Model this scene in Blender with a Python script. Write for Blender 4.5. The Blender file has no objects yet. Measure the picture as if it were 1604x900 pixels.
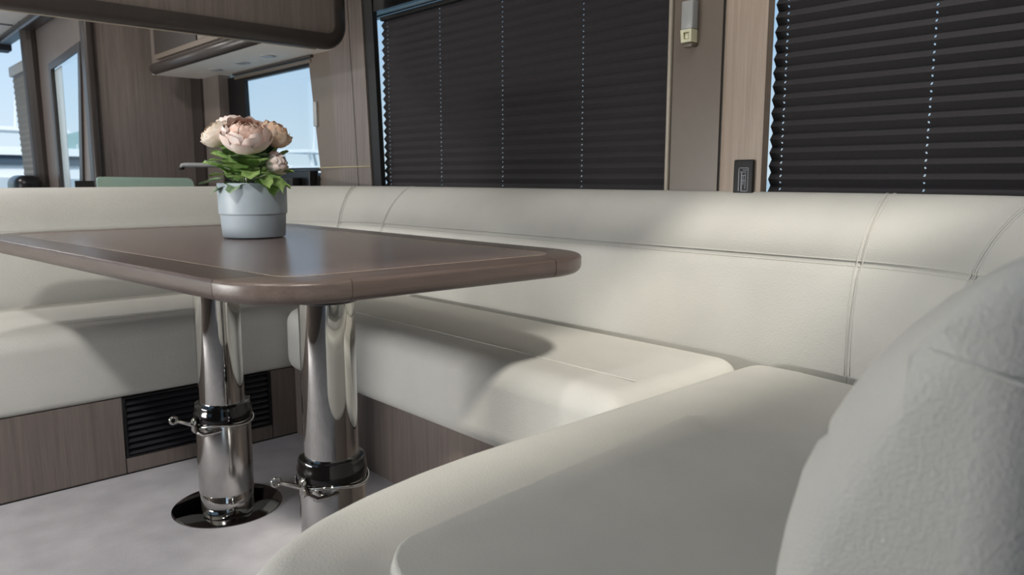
import bpy, math, random
from mathutils import Vector, Matrix
R = math.radians
random.seed(7)
S = bpy.context.scene

# ------------------------------------------------------------------ camera
CAM_H, FPX, PITCH, YAW = 0.85, 1184.0, 8.27, 47.3
cam_d = bpy.data.cameras.new('camera'); cam = bpy.data.objects.new('camera', cam_d)
S.collection.objects.link(cam); S.camera = cam
cam_d.sensor_width = 36.0; cam_d.lens = FPX / 1604.0 * 36.0; cam_d.clip_start = 0.01; cam_d.clip_end = 2000
cam.location = (0, 0, CAM_H)
cam.rotation_euler = (R(90 - PITCH), 0, R(YAW - 90))
cam_d.dof.use_dof = True; cam_d.dof.focus_distance = 1.55; cam_d.dof.aperture_fstop = 6.3

# ------------------------------------------------------------------ sky, sun, exposure
W = bpy.data.worlds.new('sky'); S.world = W; W.use_nodes = True
nt = W.node_tree; nt.nodes.clear()
wo = nt.nodes.new('ShaderNodeOutputWorld'); bg = nt.nodes.new('ShaderNodeBackground')
tc = nt.nodes.new('ShaderNodeTexCoord'); sx = nt.nodes.new('ShaderNodeSeparateXYZ'); cr = nt.nodes.new('ShaderNodeValToRGB')
nt.links.new(tc.outputs['Generated'], sx.inputs[0]); nt.links.new(sx.outputs['Z'], cr.inputs[0])
cr.color_ramp.elements[0].position = 0.0; cr.color_ramp.elements[0].color = (0.70, 0.82, 0.90, 1)
cr.color_ramp.elements[1].position = 0.75; cr.color_ramp.elements[1].color = (0.36, 0.55, 0.80, 1)
e = cr.color_ramp.elements.new(0.22); e.color = (0.39, 0.61, 0.87, 1)
nt.links.new(cr.outputs[0], bg.inputs[0]); nt.links.new(bg.outputs[0], wo.inputs[0])
bg.inputs[1].default_value = 1.0
sun_d = bpy.data.lights.new('sun', 'SUN'); sun = bpy.data.objects.new('sun', sun_d); S.collection.objects.link(sun)
sun_d.energy = 2.4; sun_d.angle = R(5.0); sun_d.color = (1.0, 0.94, 0.84)
sun.rotation_euler = Vector((0.12, 0.20, -0.25)).to_track_quat('-Z', 'Y').to_euler()
S.view_settings.view_transform = 'Standard'; S.view_settings.look = 'None'; S.view_settings.gamma = 1.0
S.view_settings.use_curve_mapping = False
S.view_settings.exposure = 0.12
WALL_W = 58.0

# ------------------------------------------------------------------ materials
def srgb(r, g, b):
    f = lambda c: c / 12.92 if c <= 0.04045 else ((c + 0.055) / 1.055) ** 2.4
    return (f(r / 255), f(g / 255), f(b / 255), 1)
def base_mat(name, col, rough=0.5, metal=0.0, spec=0.5):
    m = bpy.data.materials.new(name); m.use_nodes = True
    p = m.node_tree.nodes['Principled BSDF']
    p.inputs['Base Color'].default_value = col; p.inputs['Roughness'].default_value = rough
    p.inputs['Metallic'].default_value = metal; p.inputs['Specular IOR Level'].default_value = spec
    return m, m.node_tree, p
def noise(t, scale, detail=2.0, stretch=None, coord='Object', rough=0.5):
    tcn = t.nodes.new('ShaderNodeTexCoord'); n = t.nodes.new('ShaderNodeTexNoise')
    n.inputs['Scale'].default_value = scale; n.inputs['Detail'].default_value = detail; n.inputs['Roughness'].default_value = rough
    if stretch:
        mp = t.nodes.new('ShaderNodeMapping'); mp.inputs['Scale'].default_value = stretch
        t.links.new(tcn.outputs[coord], mp.inputs[0]); t.links.new(mp.outputs[0], n.inputs[0])
    else:
        t.links.new(tcn.outputs[coord], n.inputs[0])
    return n
def ramp(t, src, stops):
    r = t.nodes.new('ShaderNodeValToRGB')
    r.color_ramp.elements[0].position, r.color_ramp.elements[0].color = stops[0]
    r.color_ramp.elements[1].position, r.color_ramp.elements[1].color = stops[-1]
    for p, c in stops[1:-1]:
        el = r.color_ramp.elements.new(p); el.color = c
    t.links.new(src, r.inputs[0]); return r
def bump(t, p, src, strength, dist):
    b = t.nodes.new('ShaderNodeBump'); b.inputs['Strength'].default_value = strength; b.inputs['Distance'].default_value = dist
    t.links.new(src, b.inputs['Height']); t.links.new(b.outputs[0], p.inputs['Normal'])
def leather(name, c1, c2, rough=0.55):
    m, t, p = base_mat(name, c1, rough, spec=0.35)
    n = noise(t, 6, 3); r = ramp(t, n.outputs['Fac'], [(0.3, c1), (0.7, c2)])
    t.links.new(r.outputs[0], p.inputs['Base Color'])
    v = t.nodes.new('ShaderNodeTexVoronoi'); v.inputs['Scale'].default_value = 330
    tcn = t.nodes.new('ShaderNodeTexCoord'); t.links.new(tcn.outputs['Object'], v.inputs[0])
    bump(t, p, v.outputs['Distance'], 0.45, 0.0010)
    return m
def wood(name, dark, light, axis='z', rough=0.4, fine=90, bumpy=0.12):
    m, t, p = base_mat(name, dark, rough, spec=0.4)
    st = {'z': (1, 1, 0.03), 'x': (0.03, 1, 1), 'y': (1, 0.03, 1)}[axis]
    n = noise(t, fine * 3.2, 4, st, rough=0.7); n2 = noise(t, fine * 0.9, 3, st)
    mx = t.nodes.new('ShaderNodeMath'); mx.operation = 'ADD'
    t.links.new(n.outputs['Fac'], mx.inputs[0]); t.links.new(n2.outputs['Fac'], mx.inputs[1])
    hf = t.nodes.new('ShaderNodeMath'); hf.operation = 'MULTIPLY'; hf.inputs[1].default_value = 0.5
    t.links.new(mx.outputs[0], hf.inputs[0])
    r = ramp(t, hf.outputs[0], [(0.26, dark), (0.74, light)])
    t.links.new(r.outputs[0], p.inputs['Base Color'])
    bump(t, p, hf.outputs[0], bumpy, 0.001)
    return m
def plain(name, col, rough=0.5, metal=0.0, spec=0.5, var=0.06, scale=30):
    m, t, p = base_mat(name, col, rough, metal, spec)
    n = noise(t, scale, 2)
    lo = tuple(c * (1 - var) for c in col[:3]) + (1,); hi = tuple(min(1, c * (1 + var)) for c in col[:3]) + (1,)
    r = ramp(t, n.outputs['Fac'], [(0.3, lo), (0.7, hi)])
    t.links.new(r.outputs[0], p.inputs['Base Color'])
    return m
M = {}
M['leather'] = leather('cream_leather', srgb(209, 208, 201), srgb(202, 201, 195))
M['seam'] = leather('cream_seam', srgb(214, 213, 206), srgb(207, 206, 199), 0.6)
M['wood_v'] = wood('taupe_oak_upright', srgb(101, 92, 87), srgb(137, 126, 119), 'z', 0.38)
M['wood_x'] = wood('taupe_oak_across', srgb(80, 66, 61), srgb(116, 99, 92), 'x', 0.38)
M['wood_pale'] = wood('pale_oak', srgb(150, 132, 117), srgb(184, 168, 152), 'z', 0.42)
M['table'] = wood('table_veneer', srgb(100, 85, 82), srgb(128, 112, 108), 'y', 0.24, 70, 0.10)
M['table_edge'] = wood('table_edge_oak', srgb(74, 64, 61), srgb(100, 88, 83), 'y', 0.32, 80, 0.15)
M['table_edge_x'] = wood('table_end_oak', srgb(80, 69, 66), srgb(106, 93, 88), 'x', 0.32, 80, 0.15)
M['table_corner'] = wood('table_corner_oak', srgb(82, 72, 68), srgb(110, 98, 92), 'x', 0.32, 80, 0.15)
M['bullnose'] = plain('dark_brown_lacquer', srgb(60, 54, 51), 0.35)
M['chrome'] = plain('polished_steel', (0.50, 0.495, 0.475, 1), 0.035, 1.0, var=0.02)
M['satin'] = plain('satin_steel', (0.56, 0.55, 0.53, 1), 0.15, 1.0, var=0.03)
M['plate'] = plain('dark_polished_plate', (0.22, 0.22, 0.22, 1), 0.04, 1.0, var=0.02)
M['black'] = plain('black_plastic', (0.006, 0.006, 0.007, 1), 0.28)
M['gloss_black'] = plain('gloss_black', (0.004, 0.004, 0.004, 1), 0.10)
M['slat'] = plain('vent_black', srgb(48, 48, 52), 0.35)
M['blackmat'] = plain('black_matt', (0.010, 0.010, 0.010, 1), 0.55)
M['blind'] = plain('charcoal_pleated_fabric', srgb(60, 58, 60), 0.85, spec=0.2, var=0.10, scale=300)
M['blind_grey'] = plain('grey_pleated_fabric', srgb(150, 146, 138), 0.85, spec=0.2)
M['taupe'] = plain('taupe_satin_panel', srgb(112, 101, 90), 0.35, var=0.02)
M['steel_strip'] = plain('pale_trim', srgb(170, 160, 145), 0.4)
M['ceil'] = plain('ceiling_vinyl', srgb(226, 220, 210), 0.7, var=0.02)
M['ivory'] = plain('ivory_wall_panel', srgb(224, 218, 206), 0.6, var=0.02)
M['white'] = plain('white_gelcoat', srgb(240, 240, 238), 0.3, var=0.01)
M['pot'] = plain('blue_grey_ceramic', srgb(172, 184, 192), 0.42, var=0.02)
M['soil'] = plain('dark_soil', srgb(46, 38, 32), 0.95, var=0.4, scale=200)
M['green'] = plain('pale_green_glass', srgb(176, 203, 188), 0.25, var=0.02)
M['red'] = plain('red_canvas', srgb(205, 70, 70), 0.7)
M['hill'] = plain('hazy_green_hill', srgb(150, 180, 178), 0.9, var=0.15, scale=0.05)
M['water'] = plain('harbour_water', srgb(120, 150, 165), 0.15, var=0.05, scale=0.3)
M['tint'] = plain('dark_cabin_glass', srgb(70, 82, 92), 0.1)
M['yellow'] = plain('pale_yellow_cord', srgb(190, 180, 140), 0.7)
M['print'] = plain('white_print', srgb(170, 175, 185), 0.6)
M['silverpl'] = plain('silver_plastic', srgb(165, 166, 165), 0.35)
M['latchclear'] = plain('cream_plastic', srgb(222, 220, 190), 0.3)
m, t, p = base_mat('grey_carpet', srgb(176, 171, 172), 0.95, spec=0.1)
n = noise(t, 650, 3); n2 = noise(t, 9, 3)
mx = t.nodes.new('ShaderNodeMath'); mx.operation = 'MULTIPLY_ADD'; mx.inputs[1].default_value = 0.55
t.links.new(n.outputs['Fac'], mx.inputs[0])
h2 = t.nodes.new('ShaderNodeMath'); h2.operation = 'MULTIPLY'; h2.inputs[1].default_value = 0.45
t.links.new(n2.outputs['Fac'], h2.inputs[0]); t.links.new(h2.outputs[0], mx.inputs[2])
r = ramp(t, mx.outputs[0], [(0.35, srgb(172, 170, 174)), (0.65, srgb(208, 206, 210))]); t.links.new(r.outputs[0], p.inputs['Base Color'])
bump(t, p, n.outputs['Fac'], 0.8, 0.002); M['carpet'] = m
m, t, p = base_mat('window_glass', (1, 1, 1, 1), 0.0)
gt = t.nodes.new('ShaderNodeBsdfTransparent'); gg = t.nodes.new('ShaderNodeBsdfGlossy'); gm = t.nodes.new('ShaderNodeMixShader')
gt.inputs[0].default_value = (0.93, 0.96, 0.97, 1); gg.inputs['Roughness'].default_value = 0.02; gm.inputs[0].default_value = 0.05
t.links.new(gt.outputs[0], gm.inputs[1]); t.links.new(gg.outputs[0], gm.inputs[2])
t.links.new(gm.outputs[0], t.nodes['Material Output'].inputs[0]); M['glass'] = m
def petal_mat(name, c_in, c_out):
    m, t, p = base_mat(name, c_out, 0.7, spec=0.2)
    n = noise(t, 60, 3); r = ramp(t, n.outputs['Fac'], [(0.35, c_in), (0.65, c_out)]); t.links.new(r.outputs[0], p.inputs['Base Color'])
    p.inputs['Subsurface Weight'].default_value = 0.15; p.inputs['Subsurface Radius'].default_value = (0.01, 0.005, 0.004)
    return m
M['petal_pink'] = petal_mat('blush_petal', srgb(240, 216, 206), srgb(246, 232, 226))
M['petal_core'] = petal_mat('peach_petal', srgb(238, 200, 182), srgb(242, 218, 206))
M['petal_cream'] = petal_mat('cream_petal', srgb(238, 220, 200), srgb(245, 234, 222))
M['petal_peach'] = petal_mat('apricot_petal', srgb(236, 198, 168), srgb(242, 220, 198))
M['leaf'] = petal_mat('green_leaf', srgb(112, 148, 82), srgb(160, 188, 116))
M['leaf2'] = petal_mat('sage_leaf', srgb(104, 132, 96), srgb(160, 180, 150))
M['stem'] = plain('green_stem', srgb(112, 142, 84), 0.6)

# ------------------------------------------------------------------ mesh helpers
col = S.collection
def mesh(name, vs, fs, mat, parent=None, smooth=False, loc=None):
    me = bpy.data.meshes.new(name); me.from_pydata([tuple(v) for v in vs], [], fs); me.update()
    me.materials.append(M[mat] if isinstance(mat, str) else mat)
    if smooth:
        me.polygons.foreach_set('use_smooth', [True] * len(me.polygons))
    o = bpy.data.objects.new(name, me); col.objects.link(o)
    if loc: o.location = loc
    if parent: o.parent = parent
    return o
def fixn(o):
    import bmesh
    b = bmesh.new(); b.from_mesh(o.data); bmesh.ops.recalc_face_normals(b, faces=b.faces); b.to_mesh(o.data); b.free(); return o
def auto(o, ang=40):
    o.data.polygons.foreach_set('use_smooth', [True] * len(o.data.polygons))
    o.data.set_sharp_from_angle(angle=R(ang)); return o
def tag(o, label, cat=None, group=None, kind=None):
    if label: o['label'] = label
    if cat: o['category'] = cat
    if group: o['group'] = group
    if kind: o['kind'] = kind
    return o
def thing(name, label, cat, loc=(0, 0, 0), group=None):
    o = bpy.data.objects.new(name, None); col.objects.link(o); o.location = loc
    o.empty_display_size = 0.05
    return tag(o, label, cat, group)
def joinv(*parts):
    vs, fs = [], []
    for v, f in parts:
        k = len(vs); vs += list(v); fs += [[i + k for i in q] for q in f]
    return vs, fs
def boxv(x0, x1, y0, y1, z0, z1):
    v = [(x, y, z) for z in (z0, z1) for y in (y0, y1) for x in (x0, x1)]
    return v, [[0, 2, 3, 1], [4, 5, 7, 6], [0, 1, 5, 4], [2, 6, 7, 3], [0, 4, 6, 2], [1, 3, 7, 5]]
def rboxv(x0, x1, y0, y1, z0, z1, r, seg=4, sub=1):
    """rounded box: grid cube with rounded edges and corners"""
    def axis(a, b):
        L = b - a; rr = min(r, L * 0.499); out = []
        for i in range(seg + 1): out.append(a + rr * (1 - math.cos(math.pi / 2 * i / seg)))
        for i in range(1, sub): out.append(a + rr + (L - 2 * rr) * i / sub)
        for i in range(seg + 1): out.append(b - rr * (1 - math.sin(math.pi / 2 * i / seg)) if False else b - rr * (1 - math.cos(math.pi / 2 * (seg - i) / seg)))
        return out
    A = [axis(x0, x1), axis(y0, y1), axis(z0, z1)]
    lo = [x0 + min(r, (x1 - x0) * .499), y0 + min(r, (y1 - y0) * .499), z0 + min(r, (z1 - z0) * .499)]
    hi = [x1 - min(r, (x1 - x0) * .499), y1 - min(r, (y1 - y0) * .499), z1 - min(r, (z1 - z0) * .499)]
    vs, idx, fs = [], {}, []
    def vert(p):
        k = tuple(round(c, 6) for c in p)
        if k in idx: return idx[k]
        c = [min(max(p[i], lo[i]), hi[i]) for i in range(3)]; d = [p[i] - c[i] for i in range(3)]
        l = math.sqrt(sum(q * q for q in d))
        if l > 1e-9: p = [c[i] + d[i] / l * min(r, 9) * 1.0 for i in range(3)]
        idx[k] = len(vs); vs.append(tuple(p)); return idx[k]
    for ax in range(3):
        b, c = (ax + 1) % 3, (ax + 2) % 3
        for side in (0, -1):
            for i in range(len(A[b]) - 1):
                for j in range(len(A[c]) - 1):
                    q = []
                    for di, dj in ((0, 0), (1, 0), (1, 1), (0, 1)):
                        p = [0, 0, 0]; p[ax] = A[ax][side]; p[b] = A[b][i + di]; p[c] = A[c][j + dj]; q.append(vert(p))
                    fs.append(q if side == -1 else q[::-1])
    return vs, fs
def lathev(prof, n=40, cx=0, cy=0, cap=True):
    vs, fs = [], []
    for r_, z in prof:
        for i in range(n):
            a = 2 * math.pi * i / n; vs.append((cx + r_ * math.cos(a), cy + r_ * math.sin(a), z))
    for k in range(len(prof) - 1):
        for i in range(n):
            j = (i + 1) % n; fs.append([k * n + i, k * n + j, (k + 1) * n + j, (k + 1) * n + i])
    if cap:
        fs.append(list(range(n))[::-1]); fs.append([(len(prof) - 1) * n + i for i in range(n)])
    return vs, fs
def tubev(pts, r, n=8, closed=False):
    pts = [Vector(p) for p in pts]; N = len(pts); vs, fs = [], []
    ref = None
    for k, p in enumerate(pts):
        a = pts[(k - 1) % N] if (closed or k > 0) else p; b = pts[(k + 1) % N] if (closed or k < N - 1) else p
        tv = (b - a).normalized()
        if ref is None:
            ref = Vector((0, 0, 1)) if abs(tv.z) < 0.9 else Vector((1, 0, 0))
        u = (ref - tv * ref.dot(tv)).normalized(); w = tv.cross(u); ref = u
        rr = r[k] if isinstance(r, (list, tuple)) else r
        for i in range(n):
            an = 2 * math.pi * i / n; vs.append(tuple(p + (u * math.cos(an) + w * math.sin(an)) * rr))
    for k in range(N if closed else N - 1):
        k2 = (k + 1) % N
        for i in range(n):
            j = (i + 1) % n; fs.append([k * n + i, k * n + j, k2 * n + j, k2 * n + i])
    if not closed:
        fs.append(list(range(n))[::-1]); fs.append([(N - 1) * n + i for i in range(n)])
    return vs, fs
def prismv(poly, axis, a0, a1):
    """extrude a 2-D polygon along an axis; polygon coords are the two other axes in xyz order"""
    def mk(p, a):
        q = list(p); q.insert('xyz'.index(axis), a); return tuple(q)
    n = len(poly); vs = [mk(p, a0) for p in poly] + [mk(p, a1) for p in poly]
    fs = [list(range(n))[::-1], [n + i for i in range(n)]] + [[i, (i + 1) % n, n + (i + 1) % n, n + i] for i in range(n)]
    return vs, fs
def framev(outer, inner, axis, a0, a1):
    """ring between two 4-point polygons, extruded along an axis"""
    def mk(p, a):
        q = list(p); q.insert('xyz'.index(axis), a); return tuple(q)
    n = len(outer); vs = [mk(p, a) for a in (a0, a1) for ring in (outer, inner) for p in ring]; fs = []
    o0, i0, o1, i1 = 0, n, 2 * n, 3 * n
    for k in range(n):
        j = (k + 1) % n
        fs += [[o0 + k, i0 + k, i0 + j, o0 + j], [o1 + k, o1 + j, i1 + j, i1 + k], [o0 + k, o0 + j, o1 + j, o1 + k], [i0 + k, i1 + k, i1 + j, i0 + j]]
    return vs, fs
def structure(name, vf, mat, label=None, parent=None):
    o = fixn(mesh(name, vf[0], vf[1], mat, parent))
    if not parent: tag(o, label, kind='structure')
    return o

# ================================================================== THE SHELL
XW = 1.75
structure('floor', boxv(-1.9, 1.9, -2.2, 8.0, -0.08, 0.0), 'carpet', 'light grey cut-pile carpet on the saloon floor')
# ceiling with an unseen sunroof, added and sized to place the sun patch
SR = (-0.35, 1.12, -0.51, 0.16)
structure('ceiling', framev([(-1.9, -2.2), (1.9, -2.2), (1.9, 6.5), (-1.9, 6.5)], [(SR[0], SR[2]), (SR[1], SR[2]), (SR[1], SR[3]), (SR[0], SR[3])], 'z', 1.95, 2.03), 'ceil', 'pale vinyl headliner with an unseen sunroof added for light')
for k, y in enumerate((5.0, 5.55)):
    structure('trim_%d' % (k + 1), boxv(-1.7, 1.06, y + 0.3, y + 0.312, 1.808, 1.816), 'bullnose', 'thin dark joint strip across the forward ceiling')
# starboard wall: sill, header and piers (window openings between)
structure('wall_right', joinv(boxv(1.757, 1.90, -2.2, 4.7, 0, 0.795), boxv(1.757, 1.90, -2.2, 4.7, 1.53, 1.95),
    boxv(1.792, 1.90, 1.07, 1.20, 0.795, 1.53), boxv(1.757, 1.90, 2.93, 3.10, 0.795, 1.53), boxv(1.757, 1.90, 4.40, 4.7, 0.795, 1.53),
    boxv(1.757, 1.90, 3.10, 4.40, 0.795, 0.86), boxv(1.757, 1.90, 3.10, 4.40, 1.42, 1.53), boxv(1.757, 1.90, -2.2, -0.75, 0.795, 1.53)), 'ivory', 'window wall behind the long side of the sofa')
# unseen port wall; long windows added to let sky light in
structure('wall_left', joinv(boxv(-1.90, -1.757, -2.2, 6.5, 0, 0.75), boxv(-1.90, -1.757, -2.2, 6.5, 1.70, 1.95),
    boxv(-1.90, -1.757, -2.2, 0.75, 0.75, 1.70), boxv(-1.90, -1.757, 2.45, 2.75, 0.75, 1.70), boxv(-1.90, -1.757, 4.3, 4.7, 0.75, 1.70), boxv(-1.90, -1.757, 6.1, 6.5, 0.75, 1.70)), 'wood_v', 'unseen oak wall across the saloon, windows added for skylight')
structure('aft_bounce_deck', boxv(-1.9, 1.9, -6.0, -2.2, -0.10, 0.0), 'white', 'white deck slab added beyond the doorway to bounce sunlight')  # added slab, bounces sunlight in through the doorway
structure('fore_bounce_deck', boxv(-1.7, 1.0, 6.7, 11.0, 0.60, 0.70), 'white', 'white slab added beyond the windscreen to bounce light up')  # added slab, bounces light onto the forward ceiling
structure('side_bounce_deck', boxv(-3.1, -1.90, -4.0, 8.0, -0.10, 0.02), 'white', 'white slab added outside the far windows to bounce sunlight in')  # added slab, bounces sunlight up into the cabin
structure('wall_back_baffle', framev([(-1.757, 0.0), (1.757, 0.0), (1.757, 1.95), (-1.757, 1.95)], [(-1.5, 0.05), (-0.7, 0.05), (-0.7, 1.85), (-1.5, 1.85)], 'y', -2.2, -2.1), 'wood_v', 'unseen oak aft wall with a doorway, added to cut light from behind')  # unseen wall added to darken the near seat and sofa end
# glazing
def window(n, label, outer, inner, x, pane=True, mat='black'):
    f = structure('window_%d' % n, framev(outer, inner, 'x', x, x + 0.02), mat, label)
    if pane:
        ys = [p[0] for p in outer]; zs = [p[1] for p in outer]
        mesh('pane', *boxv(x + 0.024, x + 0.029, min(ys), max(ys), min(zs), max(zs)), 'glass', f)
    return f
window(1, 'black framed window behind the far pleated blind', [(1.20, 0.795), (2.93, 0.795), (2.93, 1.53), (1.20, 1.53)], [(1.23, 0.81), (2.90, 0.81), (2.90, 1.525), (1.23, 1.525)], 1.85)
window(2, 'black framed window behind the near pleated blind', [(-0.75, 0.795), (1.07, 0.795), (1.07, 1.53), (-0.75, 1.53)], [(-0.72, 0.81), (1.055, 0.81), (1.055, 1.515), (-0.72, 1.515)], 1.85)
w3 = window(3, 'galley side window with black frame and clear sky outside', [(3.13, 0.88), (4.18, 0.88), (4.18, 1.385), (3.10, 1.385)], [(3.168, 0.896), (3.945, 0.896), (3.967, 1.353), (3.245, 1.353)], 1.742)
mesh('shade_rail', *rboxv(1.725, 1.745, 3.22, 4.06, 1.366, 1.383, 0.006, 3), 'taupe', w3, True)
mesh('shade_rail', *rboxv(1.715, 1.740, 3.20, 4.06, 1.386, 1.398, 0.005, 3), 'bullnose', w3, True)

# upright trims of the window wall ------------------------------------------------
def sheared(x0, x1, y0, y1, z0, z1, k, k2=None, zr=0.81):
    k2 = k if k2 is None else k2
    v = []
    for z in (z0, z1):
        for y, kk in ((y0, k), (y1, k2)):
            for x in (x0, x1): v.append((x, y + kk * (z - zr), z))
    return v, [[0, 2, 3, 1], [4, 5, 7, 6], [0, 1, 5, 4], [2, 6, 7, 3], [0, 4, 6, 2], [1, 3, 7, 5]]
# wood column between galley window and far blind
c = structure('trim_3', sheared(1.728, 1.757, 2.735, 2.99, 0.70, 1.95, 0.06, 0.11), 'wood_v', 'brown oak column between galley window and far blind')
mesh('edge_strip', *sheared(1.732, 1.757, 2.992, 3.160, 0.70, 1.95, 0.11, 0.15), 'taupe', c)
mesh('blind_catch', *rboxv(1.722, 1.734, 3.175, 3.205, 1.08, 1.19, 0.004, 2), 'silverpl', c, True)
mesh('groove', *sheared(1.7265, 1.729, 2.835, 2.838, 0.70, 1.95, 0.065), 'bullnose', c)
structure('trim_4', sheared(1.735, 1.757, 2.672, 2.737, 0.70, 1.95, 0.055), 'blackmat', 'black upright window trim left of the far blind')
structure('trim_5', boxv(1.735, 1.757, 1.20, 2.70, 1.507, 1.62), 'black', 'black header trim above the far blind')
# taupe pillar panel
f = structure('trim_6', boxv(1.738, 1.790, 1.098, 1.246, 0.70, 1.95), 'taupe', 'taupe satin pillar panel between the two blinds')
mesh('edge_strip', *rboxv(1.733, 1.79, 1.250, 1.262, 0.70, 1.95, 0.004, 2), 'steel_strip', f, True)
mesh('joint', *boxv(1.742, 1.79, 1.246, 1.250, 0.70, 1.95), 'blackmat', f)
mesh('joint', *boxv(1.742, 1.79, 1.094, 1.098, 0.70, 1.95), 'blackmat', f)
# pale oak column right of the pillar, rounded at its left edge
prof = []
for i in range(9):
    a = math.pi / 2 * i / 8; prof.append((1.728 + 0.022 * (1 - math.sin(a)), 1.072 + 0.022 * math.cos(a)))
prof = [(1.757, 1.094)] + prof + [(1.728, 0.968), (1.757, 0.968)]
c = structure('trim_7', prismv(prof, 'z', 0.70, 1.95), 'wood_pale', 'pale oak column left of the near blind'); auto(c)

# latch on the pillar
o = thing('window_latch', 'small silver latch with cream catch on the taupe pillar', 'latch', (1.738, 1.19, 1.25))
mesh('latch_body', *rboxv(-0.026, 0.0, -0.019, 0.017, -0.02, 0.052, 0.004, 2), 'silverpl', o, True)
fm = fixn(mesh('catch', *framev([(-0.017, -0.052), (0.014, -0.052), (0.017, -0.02), (-0.017, -0.02)], [(-0.010, -0.045), (0.006, -0.045), (0.008, -0.027), (-0.010, -0.027)], 'x', -0.027, 0.0), 'latchclear', o))
mesh('catch_tongue', *rboxv(-0.022, -0.004, -0.006, 0.006, -0.043, -0.028, 0.002, 2), 'latchclear', o, True)
mesh('catch_foot', *rboxv(-0.022, 0.0, -0.017, 0.012, -0.064, -0.053, 0.003, 2), 'taupe', o, True)
mesh('screw', *lathev([(0.004, 0.0), (0.004, 0.002), (0.002, 0.003)], 12), 'silverpl', o, True).matrix_local = Matrix.Translation((-0.001, 0.0, 0.058)) @ Matrix.Rotation(R(-90), 4, 'Y')
# black switch panel with a white line drawing
o = thing('switch_panel', 'small black gloss switch panel on the pale oak column', 'switch', (1.728, 1.010, 0.852))
mesh('plate', *rboxv(-0.010, 0.0, -0.026, 0.029, -0.075, 0.042, 0.004, 2), 'blackmat', o, True)
prt = []
for a, b, cc, d in ((-0.012, -0.013, -0.035, 0.022), (0.012, 0.0135, -0.035, 0.020), (0.004, 0.006, -0.036, 0.010), (-0.006, -0.005, -0.03, 0.008), (0.000, 0.001, -0.02, 0.004)):
    prt.append(boxv(-0.0106, -0.0099, min(a, b), max(a, b), cc, d))
for y0, y1, z in ((-0.012, 0.012, 0.021), (-0.011, 0.005, -0.036), (-0.008, 0.010, 0.011), (-0.006, 0.004, 0.003), (-0.004, 0.003, -0.010), (-0.010, 0.002, 0.016)):
    prt.append(boxv(-0.0106, -0.0099, y0, y1, z, z + 0.0012))
mesh('printed_diagram', *joinv(*prt), 'print', o)

# ------------------------------------------------------------------ pleated blinds
def pleated(y0, y1, z0, z1, pitch, xc, depth, cords, hole=(0.0035, 0.0055)):
    """zig-zag sheet with real cord holes"""
    ys = {y0, y1}
    for c in cords: ys |= {c - hole[0] / 2, c + hole[0] / 2}
    ys = sorted(ys); zs, xs, holes = [], [], set(); n = int((z1 - z0) / (pitch / 2))
    rows = []
    for k in range(n):
        za, zb = z0 + k * pitch / 2, z0 + (k + 1) * pitch / 2
        xa, xb = (xc - depth / 2, xc + depth / 2) if k % 2 else (xc + depth / 2, xc - depth / 2)
        hh = hole[1] * (1.0 if k % 2 else 0.75); m0 = 0.5 - hh / pitch; m1 = 0.5 + hh / pitch
        for q in (0, m0, m1): rows.append((za + (zb - za) * q, xa + (xb - xa) * q, q == m0))
    rows.append((zb, xb, False))
    vs, fs = [], []
    for z, x, h in rows:
        for y in ys: vs.append((x, y, z))
    ny = len(ys)
    for i in range(len(rows) - 1):
        for j in range(ny - 1):
            if rows[i][2] and any(abs((ys[j] + ys[j + 1]) / 2 - c) < 1e-4 for c in cords): continue
            fs.append([i * ny + j, i * ny + j + 1, (i + 1) * ny + j + 1, (i + 1) * ny + j])
    return vs, fs
K = 1.775 / 1.75
def blind(label, y0, y1, z0, z1, cords, hole):
    b = thing('pleated_blind', label, 'blind', (1.775, (y0 + y1) / 2, z0), 'charcoal pleated blinds along the window wall')
    o = mesh('pleated_fabric', *pleated(y0, y1, z0, z1, 0.0322, 1.775, 0.013, cords, hole), 'blind'); o.parent = b; o.matrix_parent_inverse = Matrix.Translation((-1.775, -(y0 + y1) / 2, -z0))
    for nm, za, zb in (('bottom_rail', z0 - 0.014, z0), ('head_rail', z1 - 0.016, z1)):
        o = mesh(nm, *rboxv(1.762, 1.788, y0, y1, za, zb, 0.004, 2), 'blackmat', None, True); o.parent = b; o.matrix_parent_inverse = Matrix.Translation((-1.775, -(y0 + y1) / 2, -z0))
    for cy in cords:
        o = mesh('cord', *tubev([(1.775, cy, z0), (1.775, cy, z1)], 0.0003, 5), 'blackmat'); o.parent = b; o.matrix_parent_inverse = Matrix.Translation((-1.775, -(y0 + y1) / 2, -z0))
    return b
blind('far charcoal pleated blind between oak column and taupe pillar', 1.21, 2.698, 0.798, 1.490, [1.581 * K, 1.943 * K, 2.285 * K, 2.625 * K], (0.0028, 0.0042))
blind('near charcoal pleated blind right of the pale oak column', -0.55, 0.971, 0.798, 1.50, [0.928 * K, 0.600 * K, 0.10, -0.35], (0.0034, 0.0052))

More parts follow.
